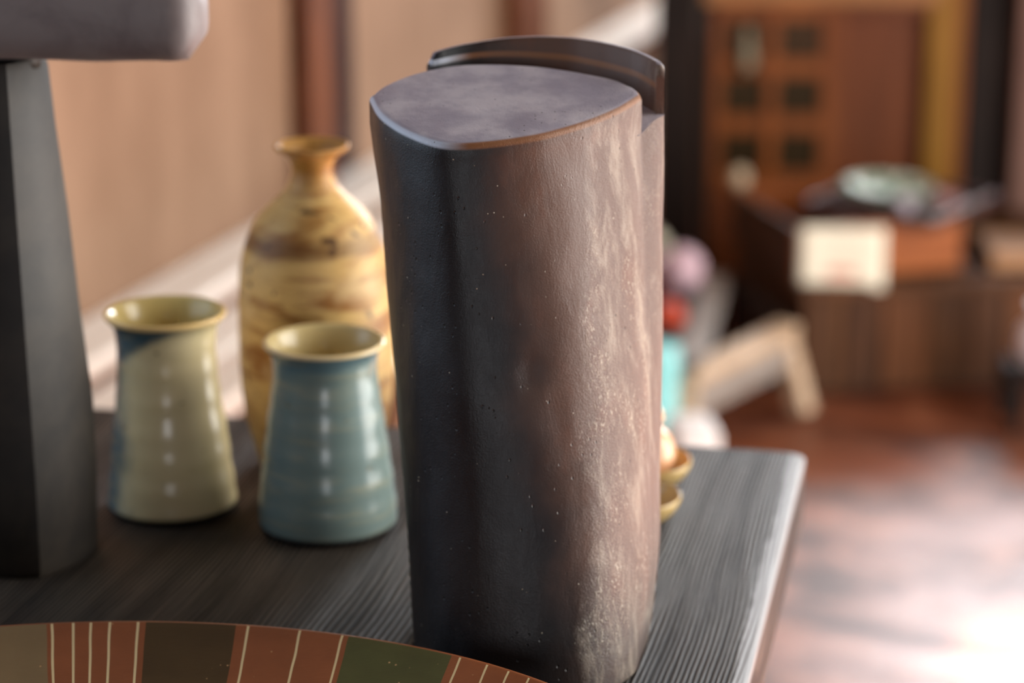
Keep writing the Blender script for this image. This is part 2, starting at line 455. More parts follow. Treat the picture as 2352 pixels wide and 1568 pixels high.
    for i, p in enumerate(pts):
        d = (pts[min(i + 1, len(pts) - 1)] - pts[max(i - 1, 0)]).normalized()
        inn = Vector((-d.y, d.x, 0))
        e = min(L[i], L[-1] - L[i])
        zt2 = .3245 + .0075 * sin(pi * min(1, max(0, L[i] / L[-1]))) ** 1.0 + .0004 * noise.noise(p * 60)
        if e < .006: zt2 -= .006 - sqrt(max(0, .006 ** 2 - (.006 - e) ** 2))
        zb = zl(p)
        prof_r.append([p + Vector((0, 0, zb)), p + Vector((0, 0, zt2 - .0018)), p + inn * (th * .25) + Vector((0, 0, zt2 - .0003)),
                       p + inn * (th * .75) + Vector((0, 0, zt2 - .0003)), p + inn * th + Vector((0, 0, zt2 - .0018)), p + inn * th + Vector((0, 0, zb - .003))])
    loft(bm, prof_r, False)
    for r in (prof_r[0], prof_r[-1]): bm.faces.new([bm.verts.new(p) for p in r])
    return bm
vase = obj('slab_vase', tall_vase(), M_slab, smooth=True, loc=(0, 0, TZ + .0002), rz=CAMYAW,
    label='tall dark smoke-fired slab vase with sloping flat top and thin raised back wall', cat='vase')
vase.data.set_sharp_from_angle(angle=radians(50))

# ------------------------------------------------------------------ the sculptural vase with a cross head
def sooty(name, c1, c2, rough):
    t = NT(name, rough, .45); f = t.noise(t.co(), 16, 5, .6, .4); g = t.noise(t.co(), 500, 3)
    return t.out(t.mix(t.rng(f, .35, .65), c1, c2), None, t.bump(t.math('ADD', f, t.math('MULTIPLY', g, .1)), .3, .002))
M_col = sooty('sooty_clay', lin(31, 25, 19), lin(54, 46, 37), .55); M_head = sooty('grey_violet_clay', lin(112, 98, 98), lin(140, 128, 126), .5)
def column_pot():
    root = thing('cross_head_vase', 'dark clay sculptural vase, tapering column carrying a thick horizontal head', 'vase', (-0.3335, 0.105, TZ), CAMYAW)
    bm = bmesh.new()
    # four faceted sides; the right hand one turns to the light
    secs = [(0.000, .0405, .036), (.004, .0420, .038), (.06, .0435, .040), (.10, .0430, .040), (.16, .0385, .037), (.22, .0345, .033), (.27, .0305, .029), (.306, .0280, .026), (.311, .0265, .024)]
    rings = []
    shape = [(1.0, .30), (.92, .66), (.55, .95), (.0, 1.0), (-.55, .95), (-.95, .6), (-1.0, 0.0), (-.92, -.55), (-.55, -.90), (.02, -1.0), (.36, -.96), (.62, -.62), (.90, -.12)]
    for z, hx, hy in secs:
        rings.append([Vector((x * hx * (1 + .02 * noise.noise(Vector((x, y, z * 20)))), y * hy, z)) for x, y in shape])
    R = loft(bm, rings, True, True, True)
    o = obj('column', bm, M_col, root, smooth=True); o.data.set_sharp_from_angle(angle=radians(24))
    bm = bmesh.new()
    loft(bm, [[Vector((.012 + .013 * cos(a) * s, .012 * sin(a) * s, z)) for a in [2 * pi * i / 24 for i in range(24)]] for z, s in ((.306, 1.05), (.312, 1.0), (.324, 1.0))], True, True, True)
    obj('neck', bm, M_col, root, smooth=True)
    bm = bmesh.new()
    rings = []
    X0, X1, z0, hh, dd = -.130, .122, .314, .052, .034
    m = 28
    for i in range(m + 1):
        f = i / m; x = X0 + (X1 - X0) * f
        e = min(x - X0, X1 - x); r = .016
        k = 1.0 if e >= r else sqrt(max(1e-4, 1 - ((r - e) / r) ** 2))
        k = .45 + .55 * k if e < r else 1.0
        ring = []
        for j in range(32):
            a = 2 * pi * j / 32
            cx_, cz_ = cos(a), sin(a)
            sx = abs(cx_) ** .55 * (1 if cx_ > 0 else -1); sz = abs(cz_) ** .62 * (1 if cz_ > 0 else -1)
            w = noise.noise(Vector((x * 25, a, 1))) * .0012
            ring.append(Vector((x, sx * dd * k, z0 + hh / 2 - .003 * f + sz * (hh / 2 * k + w))))
        rings.append(ring)
    loft(bm, rings, True, True, True)
    o = obj('head', bm, M_head, root, smooth=True); o.data.set_sharp_from_angle(angle=radians(60))
    return root
column_pot()

# ------------------------------------------------------------------ bottle vase
t = NT('ochre_brushed_glaze', 0.5, 0.4)
X = t.xyz(); co = t.co()
br = t.noise(t.co((1, 1, 4.5), (radians(20), radians(30), 0)), 15, 6, 0.65, 0.5); sp = t.noise(co, 85, 2, .5); big = t.noise(co, 24, 4)
c = t.mix(t.rng(br, .42, .64), lin(214, 174, 106), lin(150, 98, 40))
c = t.mix(t.rng(big, .52, .70, 0, .6), c, lin(226, 194, 140))
c = t.mix(t.rng(sp, .66, .72, 0, .85), c, lin(62, 38, 16))
zz = t.math('ADD', X[2], t.math('MULTIPLY', big, .010))
band = t.math('MULTIPLY', t.rng(zz, .158, .163), t.rng(zz, .174, .168))
c = t.mix(t.math('MULTIPLY', band, .55), c, lin(96, 58, 22))
c = t.mix(t.rng(zz, .196, .206, 0, .55), c, lin(176, 116, 34))
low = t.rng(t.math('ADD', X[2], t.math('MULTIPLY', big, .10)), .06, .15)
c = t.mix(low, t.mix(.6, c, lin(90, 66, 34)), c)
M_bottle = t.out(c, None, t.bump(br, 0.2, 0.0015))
def px_prof(rows, k, zf):
    return [(hw * k, zf(y)) for y, hw in rows]
k = 1.654 / 5600
zb = lambda y: max(0.0, (1060 - y) * 1.654 / 5600 / cos(radians(15.2)))
rows = [(1060, 120), (1058, 131), (1046, 138), (1003, 150), (949, 164), (896, 172), (815, 177), (735, 177), (655, 174), (601, 168), (548, 155), (494, 127), (455, 88), (441, 74), (425, 59), (410, 51), (390, 46), (372, 49), (358, 58), (346, 74), (339, 83), (334, 84.5), (331, 81)]
prof = prof_smooth(px_prof(rows, k, zb), 5)
zr = zb(331)
prof += [(76 * k, zr - .001), (60 * k, zr - .006), (42 * k, zr - .016), (36 * k, zr - .03), (40 * k, zr - .05), (60 * k, zr - .07), (60 * k, zr - .075)]
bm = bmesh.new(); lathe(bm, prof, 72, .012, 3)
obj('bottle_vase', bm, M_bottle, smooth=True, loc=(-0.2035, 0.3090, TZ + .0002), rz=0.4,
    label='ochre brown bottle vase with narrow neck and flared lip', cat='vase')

# ------------------------------------------------------------------ the two flared cups
def mat_cup(name, H, body, blue, edge, inner, flank, corner):
    t = NT(name, 0.22, 0.5)
    X = t.xyz(); co = t.co()
    big = t.noise(co, 26, 4, .55, .4); rings = t.noise(t.co((.15, .15, 1)), 160, 3, .6); sp = t.noise(co, 120, 2)
    left = t.rng(t.math('ADD', X[0], t.math('MULTIPLY', t.math('SUBTRACT', big, .5), .03)), -.010, -.031)
    up = t.rng(t.math('ADD', t.math('SUBTRACT', X[2], t.math('MULTIPLY', X[0], corner)), t.math('MULTIPLY', t.math('SUBTRACT', big, .5), .016)), H - .018, H - .009)
    c = t.mix(t.math('MULTIPLY', left, flank), body, blue); c = t.mix(up, c, blue)
    c = t.mix(t.rng(rings, .45, .7, 0, .35), c, t.mix(.5, c, inner))
    c = t.mix(t.rng(sp, .70, .76, 0, .6), c, lin(120, 100, 62))
    c = t.mix(t.rng(X[2], H - .0032, H - .0018), c, edge)
    ins = t.n('ShaderNodeAttribute', attribute_name='inside'); c = t.mix(ins.outputs['Fac'], c, inner)
    foot = t.rng(X[2], .006, .003); c = t.mix(foot, c, lin(40, 38, 38))
    return t.out(c, None, t.bump(rings, 0.25, 0.0012))
def cup(name, loc, rows, ybase, depth, mat, label, seed, lean=0.0):
    k = depth / 5600
    z = lambda y: max(0.0, (ybase - y) * k / cos(radians(15.5)))
    out = prof_smooth(px_prof(rows, k, z), 7)
    # throwing rings
    out = [(r * (1 + .0065 * sin(zz * 330 + seed) * (1 if .01 < zz < .115 else 0)), zz) for r, zz in out]
    zr = out[-1][1]; rr = out[-1][0]
    inn = [(rr - .0010, zr + .0009), (rr - .0026, zr + .0008), (rr - .0040, zr - .001), (rr - .0075, zr - .008), (rr - .0095, zr - .016), (rr - .0095, zr - .05), (rr - .007, .03), (rr - .010, .012), (rr - .02, .008)]
    n_out = len(out)
    bm = bmesh.new(); lathe(bm, out + inn, 80, .008, seed)
    o = obj(name, bm, mat, smooth=True, loc=loc, label=label, cat='cup', group=None)
    at = o.data.attributes.new('inside', 'FLOAT', 'POINT')
    for i in range(len(o.data.vertices)):
        at.data[i].value = 1.0 if i // 80 >= n_out + 1 else 0.0
    return o
M_cupA = mat_cup('cream_and_blue_glaze', .1312, lin(228, 210, 164), lin(70, 94, 104), lin(236, 200, 134), lin(206, 182, 116), .95, .62)
M_cupB = mat_cup('blue_green_glaze', .1230, lin(124, 142, 137), lin(100, 127, 134), lin(236, 210, 160), lin(212, 190, 134), .5, .10)
rowsA = [(1150, 132), (1149, 140), (1143, 146), (1125, 146), (1051, 136), (977, 129), (904, 118), (830, 112), (775, 111), (750, 114), (736, 119), (725, 128), (717, 135), (711, 136)]
cup('flared_cup', (-0.2750, 0.2100, TZ + .0002), rowsA, 1152, 1.605, M_cupA, 'cream glazed waisted cup with a blue run of glaze down one flank', 1.0)
rowsB = [(1190, 140), (1189, 150), (1182, 157), (1125, 155), (1051, 146), (977, 136), (904, 125), (855, 118), (815, 117), (801, 120), (789, 127), (779, 136), (773, 137)]
cup('flared_cup', (-0.1660, 0.1960, TZ + .0002), rowsB, 1193, 1.570, M_cupB, 'blue-green glazed waisted cup standing before the ochre bottle vase', 2.6)

# ------------------------------------------------------------------ striped platter
def slip(name, col, var, rough=.42):
    t = NT(name, rough, .45)
    f = t.noise(t.co(), 45, 5, .6); g = t.noise(t.co((1, 6, 1)), 160, 3); sp = t.voro(t.co(), 170)
    c = t.mix(f, tuple(q * (1 - var) for q in col[:3]) + (1,), tuple(min(1, q * (1 + var)) for q in col[:3]) + (1,))
    c = t.mix(t.math('MULTIPLY', t.rng(sp, .12, .06), t.rng(t.noise(t.co(), 90, 2), .5, .62)), c, lin(214, 168, 116))
    return t.out(c, None, t.bump(g, .12, .0008))
M_p = dict(
    brown=slip('platter_red_brown_slip', lin(150, 86, 50), .25), dark=slip('platter_dark_olive_slip', lin(80, 60, 32), .25),
    green=slip('platter_green_slip', lin(84, 84, 46), .3), beige=slip('platter_beige_slip', lin(140, 114, 78), .2),
    cream=simple('platter_incised_line', lin(240, 212, 156), 0.6, .12, 200), back=simple('platter_underside', lin(104, 60, 40), 0.6, .3, 50))
def build_platter():
    A, B = .285, .210
    mats = [M_p[k] for k in ('brown', 'dark', 'green', 'beige', 'cream', 'back')]
    bands = PLATTER_BANDS; lines = PLATTER_LINES
    edges = []
    wl = .0021 / A                   # line half-ish width in radians
    cuts = []
    for a, kind in bands: cuts.append((a, kind))
    marks = []
    for (a, w) in lines: marks.append((a - w / 2, a + w / 2))
    ang = sorted({round(a, 5) for a, _ in bands} | {round(x, 5) for m in marks for x in m} | {round(-pi + 2 * pi * i / 180, 5) for i in range(180)})
    ang = [a for i, a in enumerate(ang) if i == 0 or a - ang[i - 1] > 2e-4]
    prof = [(.0, .012), (.25, .0125), (.50, .015), (.68, .019), (.80, .0250), (.90, .0325), (.965, .0382), (.985, .0396)]
    edge = [(.994, .0394), (1.0, .0378), (.997, .0350)]
    under = [(.93, .0235), (.80, .0165), (.62, .0110), (.60, .0010), (.585, 0.0), (.57, .001), (.56, .009), (.0, .009)]
    bm = bmesh.new()
    n = len(ang)
    def P(a, r, z, wob=True):
        # the scratched lines run almost straight in from the rim, fanning a little
        aa = a
        w = min(1, max(0, (cos(a) - .12) / .4)); w = w * w * (3 - 2 * w)
        if w > 0 and r < 1:
            dx = A * sin(a); rr = max(r, .60); q = a
            for _ in range(8):
                g = A * rr * sin(q) - dx - (.09 - 2.0 * dx) * (B * cos(a) - B * rr * cos(q))
                dg = A * rr * cos(q) - (.09 - 2.0 * dx) * (B * rr * sin(q))
                if abs(dg) < .02: break
                q = max(-1.5, min(1.5, q - max(-.2, min(.2, g / dg))))
            aa = a * (1 - w) + q * w
        jit = .0016 * noise.noise(Vector((a * 9, r * 16, 0))) if wob else 0
        aa += jit
        return Vector((A * r * sin(aa), B * r * cos(aa), z))
    rad = []
    for (r0, z0), (r1, z1) in zip(prof, prof[1:]):
        for k in range(6): rad.append((r0 + (r1 - r0) * k / 6, z0 + (z1 - z0) * k / 6))
    rad.append(prof[-1])
    rad = [q for q in rad if q[0] > .02]
    rings = [[bm.verts.new(P(a, r, z)) for a in ang] for r, z in rad]
    def kind_at(a):
        for lo, hi in marks:
            if lo <= a <= hi: return 4
        kk = bands[-1][1]
        for s, c in bands:
            if a >= s: kk = c
        return ('brown', 'dark', 'green', 'beige').index(kk)
    for ri, (a, b) in enumerate(zip(rings, rings[1:])):
        for i in range(n):
            j = (i + 1) % n
            m = (ang[i] + (ang[j] if j else ang[j] + 2 * pi)) / 2
            f = bm.faces.new((a[i], a[j], b[j], b[i]))
            k = kind_at(m)
            if rad[ri][0] < .575: k = 1 if rad[ri][0] > .545 else 0
            f.material_index = k
    bm.faces.new(rings[0]).material_index = 0
    prev = rings[-1]
    for idx, (r, z) in enumerate(edge + under[:-1]):
        ring = [bm.verts.new(P(a, r, z, r > .9)) for a in ang]
        for i in range(n):
            j = (i + 1) % n
            f = bm.faces.new((prev[i], prev[j], ring[j], ring[i])); f.material_index = 0 if idx < 2 else 5
        prev = ring
    bm.faces.new(prev).material_index = 5
    return obj('striped_platter', bm, mats, smooth=True, loc=PLATTER_LOC, rz=PLATTER_RZ,
        label='large brown platter banded dark and green with scratched cream lines', cat='platter')
PLATTER_LOC = (-0.2115 * cos(CAMYAW) + 0.2351 * sin(CAMYAW), -0.2115 * sin(CAMYAW) - 0.2351 * cos(CAMYAW), TZ + .0002); PLATTER_RZ = CAMYAW
def DX(x): return math.asin(x / .285)
PLATTER_BANDS = [(-pi, 'brown')] + [(radians(a), c) for a, c in [(-160, 'dark'), (-138, 'brown'), (-116, 'green'), (-98, 'brown'), (-76, 'dark'), (-56, 'brown'), (-33, 'beige')]] + [
    (DX(-.0456), 'brown'), (DX(.0075), 'dark'), (DX(.0569), 'brown'), (DX(.1187), 'green'), (DX(.174), 'brown')] + [(radians(a), c) for a, c in [(76, 'dark'), (98, 'brown'), (120, 'green'), (142, 'brown')]]
PLATTER_LINES = [(DX(x), .0050) for x in (-.0427, -.0314, -.0220, -.0118, .0033, .0636, .0921, .1153, .1786, .1929, .2041, .2145, .2238)] + [
    (radians(a), .0062) for a in (-150, -134, -129, -124, -94, -88, -82, -52, -47, -43, 60, 65, 101, 107, 113, 146, 152, 158, 164)]
build_platter()

# ------------------------------------------------------------------ two little dishes and the peach figure behind the tall vase
M_dish = simple('olive_dish_glaze', lin(220, 186, 124), 0.18, .2, 40)
def dish(loc, R, label):
    bm = bmesh.new()
    pr = [(R * .42, 0), (R * .46, .001), (R * .5, .004), (R * .78, .009), (R * .95, .016), (R, .0205), (R * .985, .0222), (R * .95, .0215), (R * .9, .0185), (R * .72, .012), (R * .45, .0085), (R * .15, .0078)]
    lathe(bm, prof_smooth(pr, 4), 48, .012, loc[0])
    return obj('small_dish', bm, M_dish, smooth=True, loc=loc, label=label, cat='dish')
dish((0.0230, 0.2990, TZ + .0002), .032, 'small olive-glazed dish with the peach figure standing in it')
dish((0.0250, 0.2300, TZ + .0002), .032, 'small empty olive-glazed dish tucked behind the tall dark vase')
M_peach = simple('peach_glaze', lin(240, 186, 142), 0.25, .10, 30)
bm = bmesh.new()
pr = [(.006, 0), (.015, .002), (.0215, .010), (.0235, .019), (.0205, .029), (.0145, .035), (.0128, .0372), (.0150, .041), (.0155, .0445), (.0125, .049), (.006, .0515), (.001, .052)]
lathe(bm, prof_smooth(pr, 4), 40, .01, 5)
obj('peach_figure', bm, M_peach, smooth=True, loc=(0.0205, 0.2990, TZ + .0084),
    label='small peach glazed gourd-shaped figure standing in a dish', cat='figurine')

# ------------------------------------------------------------------ slatted bench along the left wall
M_slat = wood('pale_bench_wood', lin(226, 212, 198), lin(246, 238, 228), 0.45, 'Y', .6)
M_bleg = wood('bench_leg_wood', lin(120, 86, 62), lin(150, 110, 82), 0.6, 'Z')
bench = thing('slatted_bench', 'long low bench of pale wooden slats along the tan wall', 'bench', (0, 0, 0), ROOM)
V0 = -0.929
bm = bmesh.new(); box(bm, (WL, 0.30, .425), (V0 + .038, 4.30, .450), .003); obj('trim_5', bm, M_slat, rz=ROOM, kind='structure')
for a, b in ((.093, .160), (.184, .243), (.290, .350)):
    bm = bmesh.new(); box(bm, (V0 + a, 0.55, .425), (V0 + b, 2.20, .450), .003); obj('slat', bm, M_slat, bench)
for u in (.75, 1.40, 2.05):
    bxo('cross_rail', (V0 + .080, u - .03, .365), (V0 + .345, u + .03, .425), M_bleg, bench)
    for v_ in (V0 + .09, V0 + .29): bxo('leg', (v_, u - .025, 0), (v_ + .05, u + .025, .365), M_bleg, bench)

# ------------------------------------------------------------------ cabinet, chest, tray at the back
M_cab = wood('cabinet_brown_wood', lin(104, 52, 16), lin(138, 74, 26), 0.5, 'Z', .8, .25, .25)
M_cabd = wood('cabinet_panel_wood', lin(88, 42, 14), lin(112, 56, 20), 0.5, 'Z', .8, .25, .25)
M_yel = wood('yellow_brown_wood', lin(124, 82, 14), lin(146, 100, 22), 0.5, 'Z', .8, .25, .25)
M_dark = wood('near_black_wood', lin(20, 10, 6), lin(36, 20, 12), 0.6, 'Z', .8, .25, .2)
t = NT('dark_pane_glass', 0.25, 0.3); M_pane = t.out(t.mix(t.noise(t.co(), 30), lin(40, 28, 14), lin(58, 44, 26)))
cab = thing('display_cabinet', 'brown wooden cabinet with six small square dark panes and a recessed door', 'cabinet', (-0.315, 3.46, 0), CAMYAW)
CW, CD, CH = .512, .20, .64
cabinet_parts = []
bxo('side', (0, .0, 0), (.018, CD, CH), M_dark, cab); bxo('side', (CW - .018, 0, 0), (CW, CD, CH), M_cab, cab)
bxo('back', (.018, CD - .012, 0), (CW - .018, CD, CH), M_cabd, cab)
bxo('shelf', (.018, .012, .17), (CW - .018, CD - .012, .19), M_cab, cab)
bxo('top', (-.012, -.012, CH), (CW + .012, CD, CH + .022), M_cab, cab)
bxo('cornice', (0, -.022, .548), (CW - .06, .0, .580), wood('cornice_wood', lin(136, 90, 52), lin(162, 112, 68), .5, 'X', 1.0, .25, .25), cab)
# the paned front: stiles and rails leave six square openings
xs = [.040, .124, .148, .232]; zs = [.214, .290, .326, .402, .436, .514]
bxo('stile', (.018, 0, .19), (xs[0], .016, CH), M_cab, cab); bxo('stile', (xs[1], 0, .19), (xs[2], .016, CH), M_cab, cab); bxo('stile', (xs[3], 0, .19), (.272, .016, CH), M_cab, cab)
for x0, x1 in ((xs[0], xs[1]), (xs[2], xs[3])):
    for z0, z1 in ((.19, zs[0]), (zs[1], zs[2]), (zs[3], zs[4]), (zs[5], .548), (.580, CH)):
        bxo('rail', (x0, .001, z0), (x1, .015, z1), M_cab, cab, .001)
    for z0, z1 in ((zs[0], zs[1]), (zs[2], zs[3]), (zs[4], zs[5])):
        bxo('pane', (x0 - .002, .008, z0 - .002), (x1 + .002, .011, z1 + .002), M_pane, cab, 0)
# the recessed door on the right
bxo('door_panel', (.272, .030, .19), (.450, .042, CH), M_cabd, cab)
bxo('rail', (.272, 0, .525), (.436, .030, .548), M_cabd, cab)
bxo('yellow_stile', (.436, -.006, 0), (CW - .018, .030, CH), M_yel, cab)
bxo('plinth', (.018, .004, 0), (.436, .016, .17), M_cabd, cab)

# the low chest in front, its front of upright boards
CHR = radians(20)
M_chest = [wood('chest_board_wood_%d' % i, a, b, .6, 'Z', .9, .25, .22) for i, (a, b) in enumerate(((lin(58, 34, 18), lin(94, 58, 30)), (lin(48, 28, 16), lin(78, 46, 24)), (lin(70, 40, 20), lin(110, 66, 36))))]
chest = thing('low_chest', 'low rustic chest with a front of rough upright brown boards', 'chest', (-0.0480, 2.7030, 0), CHR)
CL, CDp, CHh = .60, .46, .196
bx = 0.0; i = 0
for w in (.072, .066, .080, .070, .062, .078, .066, .106):
    bxo('board', (bx + .0015, .0, .012), (bx + w - .0015, .018, CHh - .018), M_chest[i % 3], chest, .002); bx += w; i += 1
bxo('side', (0, .018, .0), (.018, CDp, CHh - .018), M_chest[1], chest); bxo('side', (CL - .018, .018, 0), (CL, CDp, CHh - .018), M_chest[1], chest)
bxo('back', (.018, CDp - .018, 0), (CL - .018, CDp, CHh - .018), M_chest[1], chest)
bxo('base', (.018, .018, .0), (CL - .018, CDp - .018, .02), M_chest[1], chest)
bxo('lid', (-.008, -.010, CHh - .018), (CL + .008, CDp + .005, CHh), M_chest[0], chest, .003)

# the open wooden tray on the chest
M_tray = wood('orange_brown_tray_wood', lin(136, 70, 26), lin(168, 94, 40), .5, 'X', .8, .25, .3)
M_trayd = wood('dark_tray_side_wood', lin(48, 24, 10), lin(76, 40, 18), .5, 'Y', .8, .25, .25)
TRR = radians(27)
tray = thing('wooden_tray_box', 'open shallow box of orange-brown wood standing on the low chest', 'box', (-0.064, 2.730, CHh + .0003), TRR)
TL, TD, TH_ = .300, .330, .088
bxo('front_board', (0, 0, 0), (TL, .014, TH_), M_tray, tray); bxo('back_board', (0, TD - .014, 0), (TL, TD, TH_), M_tray, tray)
bxo('side_board', (0, .014, 0), (.014, TD - .014, TH_), M_trayd, tray); bxo('side_board', (TL - .014, .014, 0), (TL, TD - .014, TH_), M_trayd, tray)
bxo('bottom_board', (.014, .014, 0), (TL - .014, TD - .014, .010), M_tray, tray)
def tl(x, y, z):      # tray-local point to world
    return Vector((-0.064 + x * cos(TRR) - y * sin(TRR), 2.730 + x * sin(TRR) + y * cos(TRR), CHh + .0003 + z))
# price card hanging on the tray
t = NT('price_card_paper', 0.8, 0.2)
X = t.xyz()
ln = t.math('MULTIPLY', t.math('MULTIPLY', t.rng(X[2], .016, .020), t.rng(X[2], .036, .030)), t.math('MULTIPLY', t.rng(X[0], .040, .048), t.rng(X[0], .098, .090)))
ln2 = t.math('MULTIPLY', t.math('MULTIPLY', t.rng(X[2], .044, .046), t.rng(X[2], .052, .050)), t.math('MULTIPLY', t.rng(X[0], .040, .048), t.rng(X[0], .118, .112)))
c = t.mix(t.math('MULTIPLY', ln, .75), lin(238, 230, 208), lin(214, 110, 96)); c = t.mix(t.math('MULTIPLY', ln2, .25), c, lin(150, 140, 120))
M_card = t.out(c)
bm = bmesh.new(); rows_ = []
for i in range(9):
    f = i / 8; rows_.append([Vector((x, -.0005 - .010 * f * f + .002 * sin(x * 40), .102 * (1 - f))) for x in [.140 * k / 10 for k in range(11)]])
front = [[bm.verts.new(p) for p in r] for r in rows_]; backv = [[bm.verts.new(p + Vector((0, .0012, 0))) for p in r] for r in rows_]
for L_, s in ((front, 1), (backv, -1)):
    for a, b in zip(L_, L_[1:]):
        for i in range(10): bm.faces.new((a[i], a[i + 1], b[i + 1], b[i])[::s])
for a, b in ((front[0], backv[0]), (front[-1], backv[-1])):
    for i in range(10): bm.faces.new((a[i], a[i + 1], b[i + 1], b[i]))
for k_ in (0, 10):
    for i in range(8): bm.faces.new((front[i][k_], front[i + 1][k_], backv[i + 1][k_], backv[i][k_]))
obj('price_card', bm, M_card, smooth=True, loc=tl(.003, -.004, -.008), rz=CAMYAW - .06, label='cream price card with a pink printed line hung on the tray', cat='card')

# things in and on the tray
M_lac = simple('purple_brown_lacquer', lin(74, 52, 50), 0.3, .2, 30)
lac = thing('lacquer_tray', 'square purple-brown lacquer tray set cornerwise across the wooden box', 'tray', tl(.235, .105, TH_ + .0004), TRR + radians(38))
bxo('plate', (-.118, -.118, 0), (.118, .118, .006), M_lac, lac)
for lo, hi in (((-.123, -.123, 0), (.123, -.115, .020)), ((-.123, .115, 0), (.123, .123, .020)), ((-.123, -.115, 0), (-.115, .115, .020)), ((.115, -.115, 0), (.123, .115, .020))):
    bxo('rim', lo, hi, M_lac, lac)
def bowl(name, loc, R, H, mat, label, cat, foot=.5):
    bm = bmesh.new()
    pr = [(R * foot, 0), (R * (foot + .03), .001), (R * .80, H * .45), (R * .96, H * .85), (R, H), (R * .96, H), (R * .88, H * .8), (R * .70, H * .45), (R * .35, H * .22), (R * .05, H * .2)]
    lathe(bm, prof_smooth(pr, 3), 40, .01, loc[0]); return obj(name, bm, mat, smooth=True, loc=loc, label=label, cat=cat)
t = NT('green_white_glaze', .2, .5); f = t.noise(t.co(), 38, 2)
M_gw = t.out(t.mix(t.rng(f, .45, .58), lin(206, 214, 198), lin(58, 112, 82)))
p_ = tl(.235, .105, TH_ + .0068)
bowl('shallow_bowl', tl(.220, .130, TH_ + .0068), .080, .030, M_gw, 'shallow green and white glazed bowl on the lacquer tray', 'bowl', .45)
M_lav = simple('pale_lavender_glaze', lin(198, 184, 194), .25, .15, 40)
M_pk = simple('dusty_pink_glaze', lin(176, 128, 122), .35, .2, 40)
bowl('tiny_cup', tl(.200, .020, TH_ + .0068), .018, .028, M_lav, 'tiny pale lavender cup at the corner of the lacquer tray', 'cup')
bowl('tiny_cup', tl(.290, .048, TH_ + .0068), .024, .024, M_pk, 'tiny dusty pink cup on the lacquer tray', 'cup')
M_cream = simple('cream_bisque', lin(206, 182, 150), .5, .12, 40)
bm = bmesh.new(); lathe(bm, prof_smooth([(.004, 0), (.012, .003), (.017, .014), (.015, .026), (.009, .035), (.001, .038)], 4), 32)
obj('cream_egg', bm, M_cream, smooth=True, loc=tl(.020, TD - .007, TH_ - .0006), label='small cream bisque egg on the far corner of the wooden box', cat='ornament')
# pale tag hanging on the cabinet's first pane
bm = bmesh.new(); lathe(bm, prof_smooth([(.004, 0), (.020, .004), (.023, .020), (.016, .045), (.012, .062), (.013, .070), (.008, .080), (.001, .084)], 3), 28)
cl = lambda x, y, z: Vector((-0.315 + x * cos(CAMYAW) - y * sin(CAMYAW), 3.46 + x * sin(CAMYAW) + y * cos(CAMYAW), z))
bxo('little_bracket_shelf', (0, 0, 0), (.06, .028, .006), M_cab, loc=cl(.056, -.029, .412), rz=CAMYAW, label='little wooden bracket shelf below the upper pane of the cabinet', cat='shelf')
obj('pale_figurine', bm, simple('pale_grey_bisque', lin(150, 138, 112), .6, .2, 40), smooth=True, loc=cl(.086, -.0255 + .011, .4183) , label='pale grey figurine standing before the cabinet top pane', cat='figurine').scale = (.62, .62, 1)

# right end of the back: dark screen and a post
bxo('folding_screen', (0, 0, 0), (.62, .03, .72), M_dark, loc=cl(CW + .002 + .012, .05, 0), rz=CAMYAW, label='near-black wooden screen standing beside the brown cabinet', cat='screen')
bxo('wooden_upright', (0, 0, 0), (.05, .05, .72), wood('dusty_brown_wood', lin(104, 70, 58), lin(128, 90, 74), .6), loc=cl(CW + .102, -.01, 0), rz=CAMYAW, label='dusty brown wooden upright standing before the dark screen', cat='post')
bxo('dark_post', (0, 0, 0), (.078, .05, .72), M_dark, loc=cl(-.090, -.02, 0), rz=CAMYAW, label='near-black wooden post standing between the wall ledge and the cabinet', cat='post')
# low board beside the tray
bxo('wooden_board', (0, 0, 0), (.22, .16, .030), wood('pale_board_wood', lin(150, 104, 66), lin(178, 130, 88), .5, 'X'), loc=(0.255, 2.87, CHh + .0003), rz=CHR - .15, label='thick pale brown board lying on the low chest beside the box', cat='board')

# ------------------------------------------------------------------ low open stand and its things
M_stand = wood('pale_stand_wood', lin(176, 146, 116), lin(206, 178, 150), .5, 'X', .8)
M_standg = wood('grey_stand_wood', lin(132, 120, 112), lin(160, 148, 138), .5, 'X', .8)
stand = thing('low_stand', 'low open wooden stand with pale rails and splayed legs', 'stand', (0, 0, 0))
nr = Vector((-.1934, 2.2992, .15)); rB = Vector((-.0640, 2.6050, .15)); rA = Vector((-.2150, 2.8900, .15)); rC = Vector((-.172, 2.85, .15))
def barobj(name, a, b, w, h, mat, parent):
    bm = bmesh.new(); beam(bm, a, b, w, h, .003); return obj(name, bm, mat, parent)
barobj('rail', nr, rB, .040, .024, M_stand, stand); barobj('rail', nr, rA, .046, .024, M_standg, stand)
barobj('rail', rA, rC, .024, .020, M_dark, stand); barobj('rail', rB, rC, .024, .020, M_dark, stand)
dz = Vector((0, 0, -.040))
barobj('apron', nr + dz, rB + dz, .014, .056, M_standg, stand)
cc = (nr + rB + rA + rC) / 4
for p, lm in ((nr, M_stand), (rB, M_stand), (rA, M_dark), (rC, M_dark)):
    d = (p - cc); d.z = 0; d.normalize()
    a = p - d * .012; a.z = .140; b = p + d * .034; b.z = .012
    barobj('leg', a, b, .032, .032, lm, stand)

